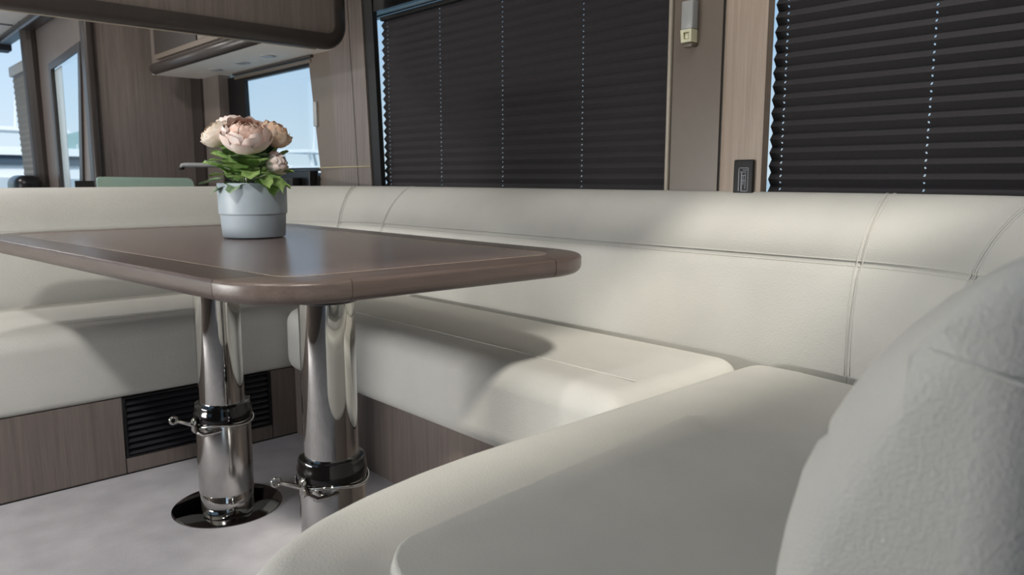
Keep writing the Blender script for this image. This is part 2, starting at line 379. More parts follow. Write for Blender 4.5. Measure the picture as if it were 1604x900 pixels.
# ================================================================== SOFA
# plinth ---------------------------------------------------------------------
pl = thing('sofa_plinth', 'brown oak plinth running under the cream sofa seats', 'sofa base', (1.13, 2.29, 0))
def child(name, vf, mat, parent, smooth=False, label=None):
    o = mesh(name, vf[0], vf[1], mat, None, smooth); o.parent = parent
    o.matrix_parent_inverse = Matrix.Translation(parent.location).inverted()
    if label: o['label'] = label
    return o
child('plinth_panel', boxv(-1.28, 0.596, 2.290, 2.32, 0.0, 0.228), 'wood_v', pl)
child('plinth_panel', boxv(0.599, 1.042, 2.290, 2.32, 0.0, 0.047), 'wood_v', pl)
child('plinth_panel', boxv(1.045, 1.13, 2.290, 2.32, 0.0, 0.228), 'wood_v', pl)
child('plinth_panel', boxv(1.13, 1.16, 0.80, 2.290, 0.0, 0.222), 'wood_v', pl)
child('plinth_panel', boxv(0.62, 1.13, 0.77, 0.80, 0.0, 0.222), 'wood_v', pl)
child('skirting_joint', boxv(-1.30, 1.128, 2.288, 2.291, 0.0, 0.004), 'blackmat', pl)
# louvred vent -------------------------------------------------------------
v = thing('air_vent', 'black louvred air vent set in the oak plinth', 'vent', (0.82, 2.29, 0.05))
child('back_plate', boxv(0.600, 1.041, 2.312, 2.318, 0.049, 0.2265), 'blackmat', v)
child('vent_frame', framev([(0.600, 0.049), (1.041, 0.049), (1.041, 0.2265), (0.600, 0.2265)], [(0.606, 0.053), (1.035, 0.053), (1.035, 0.2225), (0.606, 0.2225)], 'y', 2.2885, 2.312), 'black', v)
for k in range(9):
    z = 0.062 + k * 0.0185
    child('slat', prismv([(2.290, z - 0.006), (2.2915, z - 0.0045), (2.309, z + 0.009), (2.3075, z + 0.0105)], 'x', 0.606, 1.035), 'slat', v)

# seat cushions ---------------------------------------------------------------
def crown(vs, z1, x0, x1, y0, y1, h):
    out = []
    for x, y, z in vs:
        if z > z1 - 0.03:
            a = max(0, 1 - ((2 * x - x0 - x1) / (x1 - x0)) ** 4) * max(0, 1 - ((2 * y - y0 - y1) / (y1 - y0)) ** 4)
            z += h * a * (z - z1 + 0.03) / 0.03
        out.append((x, y, z))
    return out
def seat(name, label, x0, x1, y0, y1, seam):
    vs, fs = rboxv(x0, x1, y0, y1, 0.228, 0.436, 0.05, 6, 24)
    # soft front: push the lower front edge out less than the roll above it
    o = mesh('seat_pad', crown(vs, 0.436, x0, x1, y0, y1, 0.006), fs, 'leather', None, True)
    t_ = thing('seat_cushion', label, 'seat', ((x0 + x1) / 2, (y0 + y1) / 2, 0.228), 'sofa seat cushions')
    o.parent = t_; o.matrix_parent_inverse = Matrix.Translation(t_.location).inverted()
    child('stitched_seam', tubev(seam, 0.0011, 6), 'seam', t_, True)
    return t_
seat('seat', 'side seat cushion under the window wall, partly in the table shadow', 1.083, 1.557, 0.888, 2.274, [(1.20, 0.93, 0.4395), (1.20, 1.3, 0.4415), (1.20, 1.8, 0.4415), (1.20, 2.22, 0.4395)])

# near seat: rounded free end, raised front bolster, recessed middle
def arc(cx, cy, r_, a0, a1, n):
    return [(cx + r_ * math.cos(R(a0 + (a1 - a0) * i / n)), cy + r_ * math.sin(R(a0 + (a1 - a0) * i / n))) for i in range(n + 1)]
ol = [(0.70 + (1.465 - 0.70) * i / 40, 0.876) for i in range(41)] + arc(1.497, 0.816, 0.060, 85, 0, 10)
ol += arc(1.165, 0.66, 0.392, 0, -90, 24)
ol += [(1.165 - (1.165 - 0.42) * i / 40, 0.268) for i in range(1, 41)]
ol += arc(0.42, 0.408, 0.14, 270, 200, 8)[1:]
end = [(0.272, 0.44), (0.260, 0.54), (0.255, 0.62), (0.27, 0.70), (0.30, 0.755), (0.345, 0.795), (0.41, 0.828), (0.50, 0.853), (0.60, 0.869)]
ol += end
# resample densely and smooth the closed outline
def resample(poly, n):
    P = [Vector((x, y, 0)) for x, y in poly]; P.append(P[0]); d = [0]
    for a, b in zip(P, P[1:]): d.append(d[-1] + (b - a).length)
    out, k = [], 0
    for i in range(n):
        s = d[-1] * i / n
        while d[k + 1] < s: k += 1
        f_ = (s - d[k]) / max(1e-9, d[k + 1] - d[k]); q = P[k].lerp(P[k + 1], f_); out.append([q.x, q.y])
    for _ in range(6):
        out = [[(out[i - 1][0] + 2 * out[i][0] + out[(i + 1) % n][0]) / 4, (out[i - 1][1] + 2 * out[i][1] + out[(i + 1) % n][1]) / 4] for i in range(n)]
    return out
def sstep(a, b, x):
    t_ = min(1, max(0, (x - a) / (b - a))); return t_ * t_ * (3 - 2 * t_)
def rr_sd(x, y, x0, x1, y0, y1, r_):
    cx, cy, hx, hy = (x0 + x1) / 2, (y0 + y1) / 2, (x1 - x0) / 2 - r_, (y1 - y0) / 2 - r_
    dx, dy = abs(x - cx) - hx, abs(y - cy) - hy
    return math.hypot(max(dx, 0), max(dy, 0)) + min(max(dx, dy), 0) - r_
def near_h(x, y):
    """height above the cushion's nominal top"""
    skew = (x - 0.42) * 0.065       # the panel edge runs slightly askew
    sd = rr_sd(x, y - skew, 0.405, 1.75, 0.1, 0.668, 0.06)
    fade = 1 - sstep(1.04, 1.125, x)
    inside = 1 - sstep(-0.006, 0.002, sd)
    h = 0.015 * inside * fade                                   # puffed panel
    h -= 0.008 * math.exp(-(max(sd, 0) / 0.030) ** 2) * (1 - inside) * fade   # valley in front of it
    h -= 0.19 * max(0.0, 0.668 + skew - y) * inside * (0.25 + 0.75 * fade)
    return h
def cushion(label, ol, spine, hfn, NRG, NS=300, Z0=0.228, Z1=0.440, RR=0.050):
    OL = resample(ol, NS); NR = []
    area = sum(OL[i][0] * OL[(i + 1) % NS][1] - OL[(i + 1) % NS][0] * OL[i][1] for i in range(NS)); sg = -1 if area > 0 else 1
    for i in range(NS):
        tx, ty = OL[(i + 1) % NS][0] - OL[i - 1][0], OL[(i + 1) % NS][1] - OL[i - 1][1]; l = math.hypot(tx, ty); NR.append((-ty / l * sg, tx / l * sg))
    vs, fs, loops = [], [], []
    for k in range(5): loops.append((RR * 0.4 * (1 - math.sin(math.pi / 2 * k / 4)), Z0 + 0.02 * (1 - math.cos(math.pi / 2 * k / 4))))
    for k in range(1, 4): loops.append((0, Z0 + 0.02 + (Z1 - RR - Z0 - 0.02) * k / 3))
    for k in range(1, 9): loops.append((RR * (1 - math.cos(math.pi / 2 * k / 8)), Z1 - RR + RR * math.sin(math.pi / 2 * k / 8)))
    for off, z in loops:
        for i in range(NS):
            x, y = OL[i][0] - NR[i][0] * off, OL[i][1] - NR[i][1] * off
            vs.append((x, y, z + hfn(x, y) * sstep(Z1 - RR, Z1, z)))
    for k in range(len(loops) - 1):
        for i in range(NS):
            j = (i + 1) % NS; fs.append([k * NS + i, k * NS + j, (k + 1) * NS + j, (k + 1) * NS + i])
    fs.append(list(range(NS))[::-1])
    rim = vs[-NS:]; prev = len(vs) - NS
    for q in range(1, NRG + 1):
        f_ = q / NRG; st = len(vs)
        for i in range(NS):
            sx_, sy_ = spine(*rim[i][:2]); x = rim[i][0] + (sx_ - rim[i][0]) * f_; y = rim[i][1] + (sy_ - rim[i][1]) * f_
            vs.append((x, y, Z1 + hfn(x, y)))
        for i in range(NS):
            j = (i + 1) % NS; fs.append([prev + i, prev + j, st + j, st + i])
        prev = st
    cx = sum(p[0] for p in OL) / NS; cy = sum(p[1] for p in OL) / NS
    t_ = thing('seat_cushion', label, 'seat', (cx, cy, Z0), 'sofa seat cushions')
    fixn(child('seat_pad', (vs, fs), 'leather', t_, True)); return t_
cushion('near seat cushion with rounded free end and recessed middle', ol, lambda x, y: (min(max(x, 0.62), 1.25), 0.50), near_h, 130, 360)
fo = [(-1.28, 2.284), (1.40, 2.284)] + arc(1.517, 2.324, 0.04, -90, 0, 6) + [(1.557, 2.45)] + arc(1.145, 2.45, 0.412, 0, 90, 20) + [(-1.28, 2.888)]
fc = cushion('long far seat cushion behind the table, above the vent', fo, lambda x, y: (min(max(x, -1.0), 1.25), 2.58), lambda x, y: 0.0, 6, 300)
child('stitched_seam', tubev([(-1.2, 2.395, 0.4395), (0.2, 2.395, 0.4395), (1.05, 2.395, 0.4395)], 0.0011, 6), 'seam', fc, True)

# wrap-around backrest -----------------------------------------------------------
PROF = [(0.012, 0.33), (0.006, 0.36), (0.001, 0.437), (-0.003, 0.47), (-0.004, 0.52), (-0.002, 0.56), (0.004, 0.60), (0.013, 0.64), (0.0215, 0.662),
        (0.0285, 0.672), (0.031, 0.683), (0.044, 0.708), (0.060, 0.733), (0.078, 0.755), (0.100, 0.777), (0.125, 0.797), (0.148, 0.810), (0.163, 0.8155),
        (0.174, 0.815), (0.181, 0.808), (0.1835, 0.795), (0.184, 0.70), (0.184, 0.56), (0.184, 0.33)]
SEAM_I = 9
def back_path():
    out = []   # (x, y, outward angle, seam?)
    n = 60
    for i in range(n): out.append((-1.30 + (1.145 + 1.30) * i / n, 2.900 - 0.03 * i / n, 90, False))
    for i in range(37): out.append((1.145 + 0.42 * math.cos(R(90 - 2.5 * i)), 2.45 + 0.42 * math.sin(R(90 - 2.5 * i)), 90 - 2.5 * i, i in (24, 36)))
    n = 50
    for i in range(1, n + 1): out.append((1.565, 2.45 + (0.66 - 2.45) * i / n, 0, i == n))
    for i in range(1, 37): out.append((1.165 + 0.40 * math.cos(R(-2.5 * i)), 0.66 + 0.40 * math.sin(R(-2.5 * i)), -2.5 * i, i == 13))
    n = 18
    for i in range(1, n + 1): out.append((1.165 + (0.53 - 1.165) * i / n, 0.26, -90, False))
    return out
BP = back_path()
# extra stations hugging each vertical seam for a crisp groove
stations = []
for k, (x, y, a, s) in enumerate(BP):
    if s:
        p0, p1 = BP[k - 1], BP[k + 1]
        for f_, dip in ((-0.5, 0), (-0.22, 0.0), (0.0, 0.0035), (0.22, 0.0), (0.5, 0)):
            q = p0 if f_ < 0 else p1; g = abs(f_)
            stations.append((x + (q[0] - x) * g * 0.35, y + (q[1] - y) * g * 0.35, a + (q[2] - a) * g * 0.35, dip, 1.0, 0.0))
    else:
        stations.append((x, y, a, 0, 1.0, 0.0))
# rounded free end
ex, ey, ea = stations[-1][:3]
for k in range(1, 11):
    th = math.pi / 2 * k / 10
    stations.append((ex - 0.055 * math.sin(th), ey, ea, 0, 1.0, 0.055 * (1 - math.cos(th))))
PC = (0.10, 0.60)
vs, fs = [], []; NP = len(PROF)
def inset(n_, z, d):
    """move a profile point inward by d"""
    cx, cz, hx, hz = 0.0945, 0.60, 0.0945, 0.20
    vx, vz = n_ - cx, z - cz
    return n_ - d * math.tanh(vx / 0.05), z - d * math.tanh(vz / 0.10)
for x, y, a, dip, sc, ins in stations:
    ca, sa = math.cos(R(a)), math.sin(R(a))
    for i, (n_, z) in enumerate(PROF):
        if dip and i < 18: n_ += dip * 0.8; z -= dip * (0.9 if i > 10 else 0.1)
        if i == SEAM_I: n_ += 0.003
        if ins: n_, z = inset(n_, z, ins)
        # soft fullness along the length
        w = 0.0025 * math.sin(x * 5.1 + y * 4.3) * (1 if 1 < i < 16 else 0)
        vs.append((x + ca * (n_ - w), y + sa * (n_ - w), z))
for k in range(len(stations) - 1):
    for i in range(NP):
        j = (i + 1) % NP; fs.append([k * NP + i, k * NP + j, (k + 1) * NP + j, (k + 1) * NP + i])
fs.append(list(range(NP))); fs.append([(len(stations) - 1) * NP + i for i in range(NP)][::-1])
sf = thing('corner_sofa', 'built-in cream leather corner sofa back wrapping round three sides', 'sofa', (1.6, 1.5, 0.425))
bk = fixn(child('backrest', (vs, fs), 'leather', sf, True)); auto(bk, 50)
def seamchild(vf):
    o = mesh('stitched_seam', vf[0], vf[1], 'seam', None, True); o.parent = bk; return o
def bpt(x, y, a, n_, z):
    n_ -= 0.0025 * math.sin(x * 5.1 + y * 4.3)
    return (x + math.cos(R(a)) * n_, y + math.sin(R(a)) * n_, z)
# twin stitch ridges either side of every seam
for dz, dn in ((0.0055, 0.0008), (-0.0055, -0.0016)):
    seamchild(tubev([bpt(x, y, a, PROF[SEAM_I][0] + dn + dz * 0.25, PROF[SEAM_I][1] + dz) for x, y, a, d, s, i in stations if not i], 0.0013, 5))
for k, (x, y, a, s) in enumerate(BP):
    if not s: continue
    p1 = BP[k + 1]
    L = math.hypot(p1[0] - x, p1[1] - y)
    for off in (-0.0055, 0.0055):
        g = off / L; q = (x + (p1[0] - x) * g, y + (p1[1] - y) * g, a + (p1[2] - a) * g)
        seamchild(tubev([bpt(q[0], q[1], q[2], n_ - 0.0003, z + (0.0004 if i > 11 else 0)) for i, (n_, z) in enumerate(PROF[2:19])], 0.0013, 5))
# seam across the free end
seamchild(tubev([(0.4765, 0.160, 0.7520), (0.4752, 0.15, 0.750), (0.4750, 0.135, 0.7465), (0.4750, 0.115, 0.741), (0.4760, 0.10, 0.7365), (0.479, 0.085, 0.732)], 0.0009, 6))

# ================================================================== TABLE
TZ, TT = 0.69, 0.037
TB = thing('dining_table', 'dark oak dining table with rounded corners on two steel pedestals', 'table', (0.83, 1.8, 0))
Q = [(0.470, 1.050), (1.243, 1.020), (1.250, 2.600), (0.315, 2.655)]   # near-left, near-right, far-right, far-left
RC = 0.170
def rounded(Q, rad, n, off=0.0):
    """rounded quad (ccw); returns list of arcs, one list of points per corner, inset by off"""
    V = [Vector(q) for q in Q]; N = 4; arcs = []
    ins = []
    for k in range(N):
        a, b = V[k], V[(k + 1) % N]; d = (b - a).normalized(); nrm = Vector((-d.y, d.x)); ins.append((a + nrm * off, d))
    C_ = []
    for k in range(N):
        p, d = ins[k - 1]; q, e_ = ins[k]
        den = d.x * e_.y - d.y * e_.x; t_ = ((q.x - p.x) * e_.y - (q.y - p.y) * e_.x) / den; C_.append(p + d * t_)
    for k in range(N):
        d0 = (C_[k] - C_[k - 1]).normalized(); d1 = (C_[(k + 1) % N] - C_[k]).normalized()
        ang = math.acos(max(-1, min(1, d0.dot(d1)))); rk = max(rad, 0.004); tl = rk * math.tan(ang / 2)
        s0 = C_[k] - d0 * tl; cen = s0 + Vector((-d0.y, d0.x)) * rk
        v0 = s0 - cen; pts = []
        for i in range(n + 1):
            a = ang * i / n; pts.append((cen.x + v0.x * math.cos(a) - v0.y * math.sin(a), cen.y + v0.x * math.sin(a) + v0.y * math.cos(a)))
        arcs.append(pts)
    return arcs
NA = 14
edge_prof = []   # (inset, z) from the inner top to the inner bottom
BW = 0.088
for k in range(6):
    a = math.pi / 2 * k / 5; edge_prof.append((0.007 * (1 - math.sin(a)), TZ - 0.007 * (1 - math.cos(a))))
for k in range(7):
    a = math.pi / 2 * k / 6; edge_prof.append((0.016 * (1 - math.cos(a)), TZ - TT + 0.016 * (1 - math.sin(a))))
full = [(BW, TZ)] + edge_prof + [(BW, TZ - TT)]
rings = []
for off, z in full:
    ar = rounded(Q, max(0.05, RC - off), NA, off) if off < BW - 1e-6 else rounded(Q, 0.05, NA, off)
    rings.append([[(x, y, z) for x, y in a] for a in ar])
def band(sel):
    """solid strip from the ring columns selected"""
    vs, fs = [], []; nc = len(sel[0]); nr = len(sel)
    for r_ in sel: vs += r_
    for i in range(nr):
        j = (i + 1) % nr
        for k in range(nc - 1): fs.append([i * nc + k, i * nc + k + 1, j * nc + k + 1, j * nc + k])
    fs.append([i * nc for i in range(nr)][::-1]); fs.append([i * nc + nc - 1 for i in range(nr)])
    return vs, fs
gap = 0.0011
for k in range(4):
    o = fixn(child('corner_piece', band([r_[k] for r_ in rings]), 'table_corner' if k == 0 else ('table_edge_x' if k % 2 else 'table_edge'), TB)); auto(o, 35)
    k2 = (k + 1) % 4
    sel = []
    for r_ in rings:
        a, b = Vector(r_[k][-1]), Vector(r_[k2][0]); d = (b - a).normalized() * gap * 1.5
        sel.append([tuple((a + d).lerp(b - d, q / 6)) for q in range(7)])
    o = fixn(child('edge_board', band(sel), 'table_edge_x' if k % 2 == 0 else 'table_edge', TB)); auto(o, 35)
inner = [p for a in rounded(Q, 0.05, NA, BW + 0.0016) for p in a]
child('tabletop_panel', prismv(inner, 'z', TZ - TT + 0.004, TZ - 0.0004), 'table', TB)
# pale inlay line just inside the border
inl = [p for a in rounded(Q, 0.05, NA, BW + 0.0008) for p in a]
child('inlay_line', tubev([(x, y, TZ - 0.0002) for x, y in inl], 0.0007, 4, True), 'wood_pale', TB)

def pedestal(x, y, rot):
    ped = fixn(child('pedestal', lathev([(0.0665, 0.047), (0.0675, 0.048), (0.0675, 0.236), (0.0665, 0.239), (0.058, 0.239)], 56, x, y), 'satin', TB)); auto(ped, 40)
    def sub(name, vf, mat, ang=40):
        o = fixn(mesh(name, vf[0], vf[1], mat)); auto(o, ang); o.parent = ped; return o
    sub('floor_plate', lathev([(0.137, 0.0), (0.137, 0.002), (0.133, 0.0045), (0.0675, 0.006)], 72, x, y), 'plate')
    sub('base_ring', lathev([(0.0655, 0.005), (0.0655, 0.046), (0.064, 0.048)], 56, x, y), 'chrome')
    sub('upper_tube', lathev([(0.0555, 0.235), (0.0555, 0.632)], 56, x, y), 'chrome')
    sub('collar', lathev([(0.0685, 0.238), (0.0715, 0.241), (0.0715, 0.262), (0.069, 0.266), (0.069, 0.275), (0.066, 0.282), (0.057, 0.283)], 56, x, y), 'gloss_black')
    sub('top_mount', lathev([(0.060, 0.604), (0.068, 0.607), (0.072, 0.614), (0.072, 0.640), (0.092, 0.642), (0.092, 0.653)], 48, x, y), 'black')
    # clamp band and lever
    band_ = [(x + 0.0725 * math.cos(R(a)), y + 0.0725 * math.sin(R(a)), 0.234 + 0.004 * math.cos(R(a * 3))) for a in range(0, 360, 10)]
    sub('clamp_band', tubev(band_, 0.0042, 8, True), 'chrome', 60)
    def pol(a, r_, z): return (x + r_ * math.cos(R(rot + a)), y + r_ * math.sin(R(rot + a)), z)
    sub('clamp_barrel', tubev([pol(0, 0.077, 0.218), pol(0, 0.079, 0.226), pol(0, 0.079, 0.250), pol(0, 0.077, 0.256)], [0.004, 0.0085, 0.0085, 0.004], 12), 'chrome')
    sub('clamp_lever', tubev([pol(2, 0.080, 0.238), pol(-4, 0.098, 0.247), pol(-12, 0.110, 0.250), pol(-19, 0.112, 0.249)], [0.006, 0.005, 0.004, 0.0035], 8), 'chrome')
    sub('lever_arm', tubev([pol(4, 0.080, 0.236), pol(14, 0.086, 0.226), pol(26, 0.084, 0.219), pol(40, 0.079, 0.222), pol(56, 0.075, 0.226)], [0.005, 0.006, 0.0055, 0.0045, 0.003], 8), 'chrome')
    cen = Vector(pol(-22, 0.117, 0.249)); rad = Vector((math.cos(R(rot - 22)), math.sin(R(rot - 22)), 0))
    sub('lever_eye', tubev([tuple(cen + rad * 0.0085 * math.cos(R(a)) + Vector((0, 0, 0.0085)) * math.sin(R(a))) for a in range(0, 360, 24)], 0.0034, 7, True), 'chrome', 60)
    sub('clamp_bolt', tubev([pol(190, 0.070, 0.252), pol(186, 0.079, 0.262), pol(184, 0.082, 0.275)], [0.005, 0.005, 0.003], 8), 'chrome', 60)
    return ped
pedestal(0.729, 1.89, 190)
pedestal(0.745, 1.36, 195)

# ================================================================== FLOWER POT
PX, PY = 0.879, 1.985
FP = thing('flower_pot', 'blue-grey pot of blush ranunculus standing on the dark table', 'flower pot', (PX, PY, TZ))
def fpart(name, vf, mat, smooth=True, parent=None, label=None):
    o = mesh(name, vf[0], vf[1], mat, parent or FP, smooth)
    if label: o['label'] = label
    return o
o = fixn(fpart('pot', lathev([(0.070, 0.003), (0.0795, 0.003), (0.0815, 0.006), (0.0845, 0.060), (0.0852, 0.0625), (0.0880, 0.0650), (0.0885, 0.068), (0.0895, 0.142), (0.0888, 0.1455), (0.0868, 0.1455), (0.0855, 0.142), (0.084, 0.125)], 64, cap=False), 'pot')); auto(o, 35)
fixn(fpart('pot_foot', lathev([(0.074, 0.0), (0.074, 0.0045)], 48), 'black', False))
o = fpart('soil', lathev([(0.0838, 0.120), (0.0838, 0.128), (0.05, 0.134), (0.01, 0.136)], 32), 'soil')
# camera-facing frame at the pot: u to the right, w towards the far side
hx, hy = math.cos(R(YAW + 20)), math.sin(R(YAW + 20))
UR = Vector((hy, -hx, 0)); UF = Vector((hx, hy, 0)); UZ = Vector((0, 0, 1))
def loc3(r_, f_, z): return UR * r_ + UF * f_ + UZ * z
def petal(Rl, th0, th1, width, ruffle, flat, ph, lift):
    nu, nv = 6, 5; vs, fs = [], []
    for j in range(nv + 1):
        v_ = j / nv; th = R(th0 + (th1 - th0) * v_)
        rad = Rl * (0.98 + 0.10 * v_ ** 3)
        wv = width * (0.45 + 0.55 * math.sin(math.pi * min(1, 0.12 + v_ * 0.80)))
        for i in range(nu + 1):
            u_ = -1 + 2 * i / nu; az = R(u_ * wv)
            rr_ = rad * (1 + ruffle * math.sin(3.1 * u_ + ph) * v_ ** 2) * (1 + 0.05 * (1 - u_ * u_) * v_)
            cut = 1 - 0.10 * abs(u_) ** 3 * v_
            vs.append((rr_ * math.sin(th) * math.cos(az), rr_ * math.sin(th) * math.sin(az), -rr_ * math.cos(th) * flat * cut + lift))
    for j in range(nv):
        for i in range(nu):
            a = j * (nu + 1) + i; fs.append([a, a + 1, a + nu + 2, a + nu + 1])
    return vs, fs
def flower(label, pos, Rf, axis, flat, outer, core, layers=6):
    axis = Vector(axis).normalized(); rotm = axis.to_track_quat('Z', 'Y').to_matrix().to_4x4()
    fl = fixn(fpart('flower', lathev([(Rf * 0.10, -Rf * flat * 0.98), (Rf * 0.22, -Rf * flat * 0.90), (Rf * 0.30, -Rf * flat * 0.72), (Rf * 0.12, -Rf * flat * 0.60)], 14), 'leaf2'))
    fl['label'] = label
    fl.matrix_local = Matrix.Translation(pos) @ rotm
    spec = [(1.0, 14, 104, 7, 34), (0.93, 20, 116, 7, 32), (0.83, 26, 128, 6, 36), (0.70, 34, 138, 6, 36), (0.55, 40, 146, 5, 42), (0.40, 46, 154, 5, 44), (0.25, 50, 162, 4, 55)][:layers + 1]
    for li, (k, t0, t1, n, w) in enumerate(spec):
        for q in range(n):
            jt = random.uniform(-6, 6); az = 360 * q / n + li * 27 + random.uniform(-7, 7)
            vf = petal(Rf * k * random.uniform(0.97, 1.04), t0, t1 + jt, w, random.uniform(0.02, 0.07), flat, random.uniform(0, 6), Rf * flat * 0.62 * (1 - k))
            o = mesh('petal', *vf, outer if li < 3 else core, fl, True)
            o.matrix_local = Matrix.Rotation(R(az), 4, 'Z')
    return fl
flowers = [
    ('large blush flower in the middle', loc3(-0.010, -0.050, 0.268), 0.061, tuple(UZ * 0.85 - UF * 0.55 + UR * 0.03), 0.72, 'petal_pink', 'petal_core'),
    ('cream flower leaning left', loc3(-0.084, -0.012, 0.272), 0.040, tuple(UZ * 0.75 - UR * 0.62 - UF * 0.2), 0.80, 'petal_cream', 'petal_cream'),
    ('apricot flower leaning right', loc3(0.064, -0.010, 0.275), 0.043, tuple(UZ * 0.8 + UR * 0.50 - UF * 0.25), 0.80, 'petal_peach', 'petal_peach'),
    ('pale flower at the back', loc3(-0.045, 0.040, 0.298), 0.040, tuple(UZ * 0.95 + UF * 0.2 - UR * 0.2), 0.75, 'petal_pink', 'petal_pink'),
    ('small half-open flower low on the right', loc3(0.066, -0.030, 0.198), 0.031, tuple(UZ * 0.45 + UR * 0.85 - UF * 0.25), 0.95, 'petal_pink', 'petal_pink')]
for a in flowers:
    flower(*a)
    axis = Vector(a[3]).normalized(); top = a[1] - axis * a[2] * a[4] * 0.9
    b0 = Vector((a[1].x * 0.35, a[1].y * 0.35, 0.128)); pts = []
    for q in range(9):
        s = q / 8; mid = b0.lerp(top, s) + Vector((0, 0, 1)) * 0.0 + (a[1] - top).normalized() * (-0.03) * math.sin(math.pi * s)
        pts.append(tuple(mid))
    fpart('stem', tubev(pts, [0.0032 - 0.0008 * q / 8 for q in range(9)], 7), 'stem')
for r_, f_, h in ((-0.02, -0.02, 0.10), (0.02, 0.01, 0.11), (0.0, -0.04, 0.09), (0.045, -0.02, 0.085), (-0.05, -0.02, 0.09)):
    b0 = loc3(r_ * 0.6, f_ * 0.6, 0.126); t1 = loc3(r_ * 1.2, f_, 0.126 + h)
    fpart('stem', tubev([tuple(b0), tuple(b0.lerp(t1, 0.5) + UR * 0.006), tuple(t1)], 0.0024, 6), 'stem')
def leaf(L, Wd, lobes, bend, ph):
    """lobed leaf along +x, curved down"""
    n, m_ = 10, 4; vs, fs = [], []
    for i in range(n + 1):
        s = i / n; w = Wd * math.sin(math.pi * (0.06 + 0.94 * s) ** 0.8) ** 0.8 * (1 + 0.28 * math.sin(lobes * math.pi * s + ph))
        if i == n: w = Wd * 0.04
        for j in range(m_ + 1):
            u_ = -1 + 2 * j / m_
            z = bend * s * s * L * -1 + 0.22 * Wd * abs(u_) * (1 - 0.4 * s) + 0.10 * Wd * math.sin(7 * s + 2 * u_ + ph)
            vs.append((s * L, u_ * w, z))
    for i in range(n):
        for j in range(m_):
            a = i * (m_ + 1) + j; fs.append([a, a + 1, a + m_ + 2, a + m_ + 1])
    return vs, fs
lvs = [  # right, far, height, yaw (0 = right, 90 = far, 270 = towards us), pitch up, length, width, bend, material
    (-0.045, -0.030, 0.150, 185, 20, 0.080, 0.020, 0.5, 'leaf2'), (-0.050, -0.025, 0.140, 200, -2, 0.060, 0.017, 0.4, 'leaf2'),
    (-0.035, -0.045, 0.150, 215, 40, 0.075, 0.022, 0.6, 'leaf'), (-0.025, -0.040, 0.165, 235, 55, 0.070, 0.024, 0.7, 'leaf'),
    (-0.060, -0.020, 0.165, 160, 55, 0.065, 0.022, 0.5, 'leaf'), (-0.040, -0.030, 0.180, 200, 65, 0.065, 0.022, 0.6, 'leaf'),
    (0.000, -0.050, 0.170, 265, 30, 0.060, 0.024, 0.9, 'leaf'), (0.015, -0.050, 0.165, 290, 15, 0.065, 0.024, 0.8, 'leaf'),
    (0.030, -0.045, 0.160, 310, 8, 0.062, 0.026, 0.8, 'leaf'), (0.035, -0.052, 0.152, 292, -5, 0.052, 0.024, 0.7, 'leaf'),
    (0.050, -0.025, 0.150, 335, 5, 0.050, 0.018, 0.5, 'leaf'), (0.020, -0.020, 0.185, 285, 60, 0.060, 0.022, 0.5, 'leaf2'),
    (0.000, -0.030, 0.185, 250, 60, 0.062, 0.022, 0.5, 'leaf'), (0.045, 0.000, 0.185, 20, 60, 0.070, 0.022, 0.4, 'leaf'),
    (-0.010, 0.030, 0.170, 120, 50, 0.080, 0.024, 0.5, 'leaf'), (0.030, 0.040, 0.165, 60, 50, 0.080, 0.024, 0.5, 'leaf'),
    (-0.060, 0.010, 0.170, 140, 50, 0.075, 0.022, 0.5, 'leaf2'), (0.055, 0.000, 0.210, 355, 75, 0.050, 0.018, 0.3, 'leaf'),
    (-0.020, -0.020, 0.205, 215, 70, 0.055, 0.020, 0.5, 'leaf'), (0.030, -0.030, 0.190, 325, 50, 0.050, 0.018, 0.4, 'leaf2'),
    (-0.055, -0.020, 0.195, 205, 35, 0.050, 0.018, 0.5, 'leaf'), (-0.030, -0.035, 0.205, 250, 40, 0.045, 0.018, 0.6, 'leaf2'), (0.015, -0.045, 0.200, 275, 35, 0.045, 0.020, 0.7, 'leaf'),
    (0.050, -0.025, 0.165, 345, 35, 0.055, 0.020, 0.5, 'leaf'), (-0.065, 0.000, 0.215, 190, 40, 0.040, 0.016, 0.4, 'leaf'), (0.000, 0.020, 0.215, 270, 70, 0.055, 0.022, 0.4, 'leaf'),
    (0.035, 0.015, 0.200, 300, 70, 0.060, 0.020, 0.4, 'leaf2'), (-0.040, 0.015, 0.195, 240, 70, 0.070, 0.022, 0.4, 'leaf'), (0.060, -0.010, 0.175, 10, 30, 0.045, 0.017, 0.5, 'leaf2'),
    (0.010, -0.035, 0.150, 275, 45, 0.060, 0.022, 0.8, 'leaf2'), (-0.030, -0.050, 0.140, 245, 20, 0.055, 0.020, 0.8, 'leaf2')]
for r_, f_, z, yaw, pit, L, Wd, bd, mt in lvs:
    d = UR * math.cos(R(yaw)) + UF * math.sin(R(yaw)); d = (d * math.cos(R(pit)) + UZ * math.sin(R(pit))).normalized()
    side = d.cross(UZ).normalized(); up_ = side.cross(d)
    o = fpart('leaf', leaf(L, Wd * 1.45, 5, bd, random.uniform(0, 6)), mt)
    mt_ = Matrix((d, -side, up_)).transposed().to_4x4(); mt_.translation = loc3(r_, f_, z); o.matrix_local = mt_

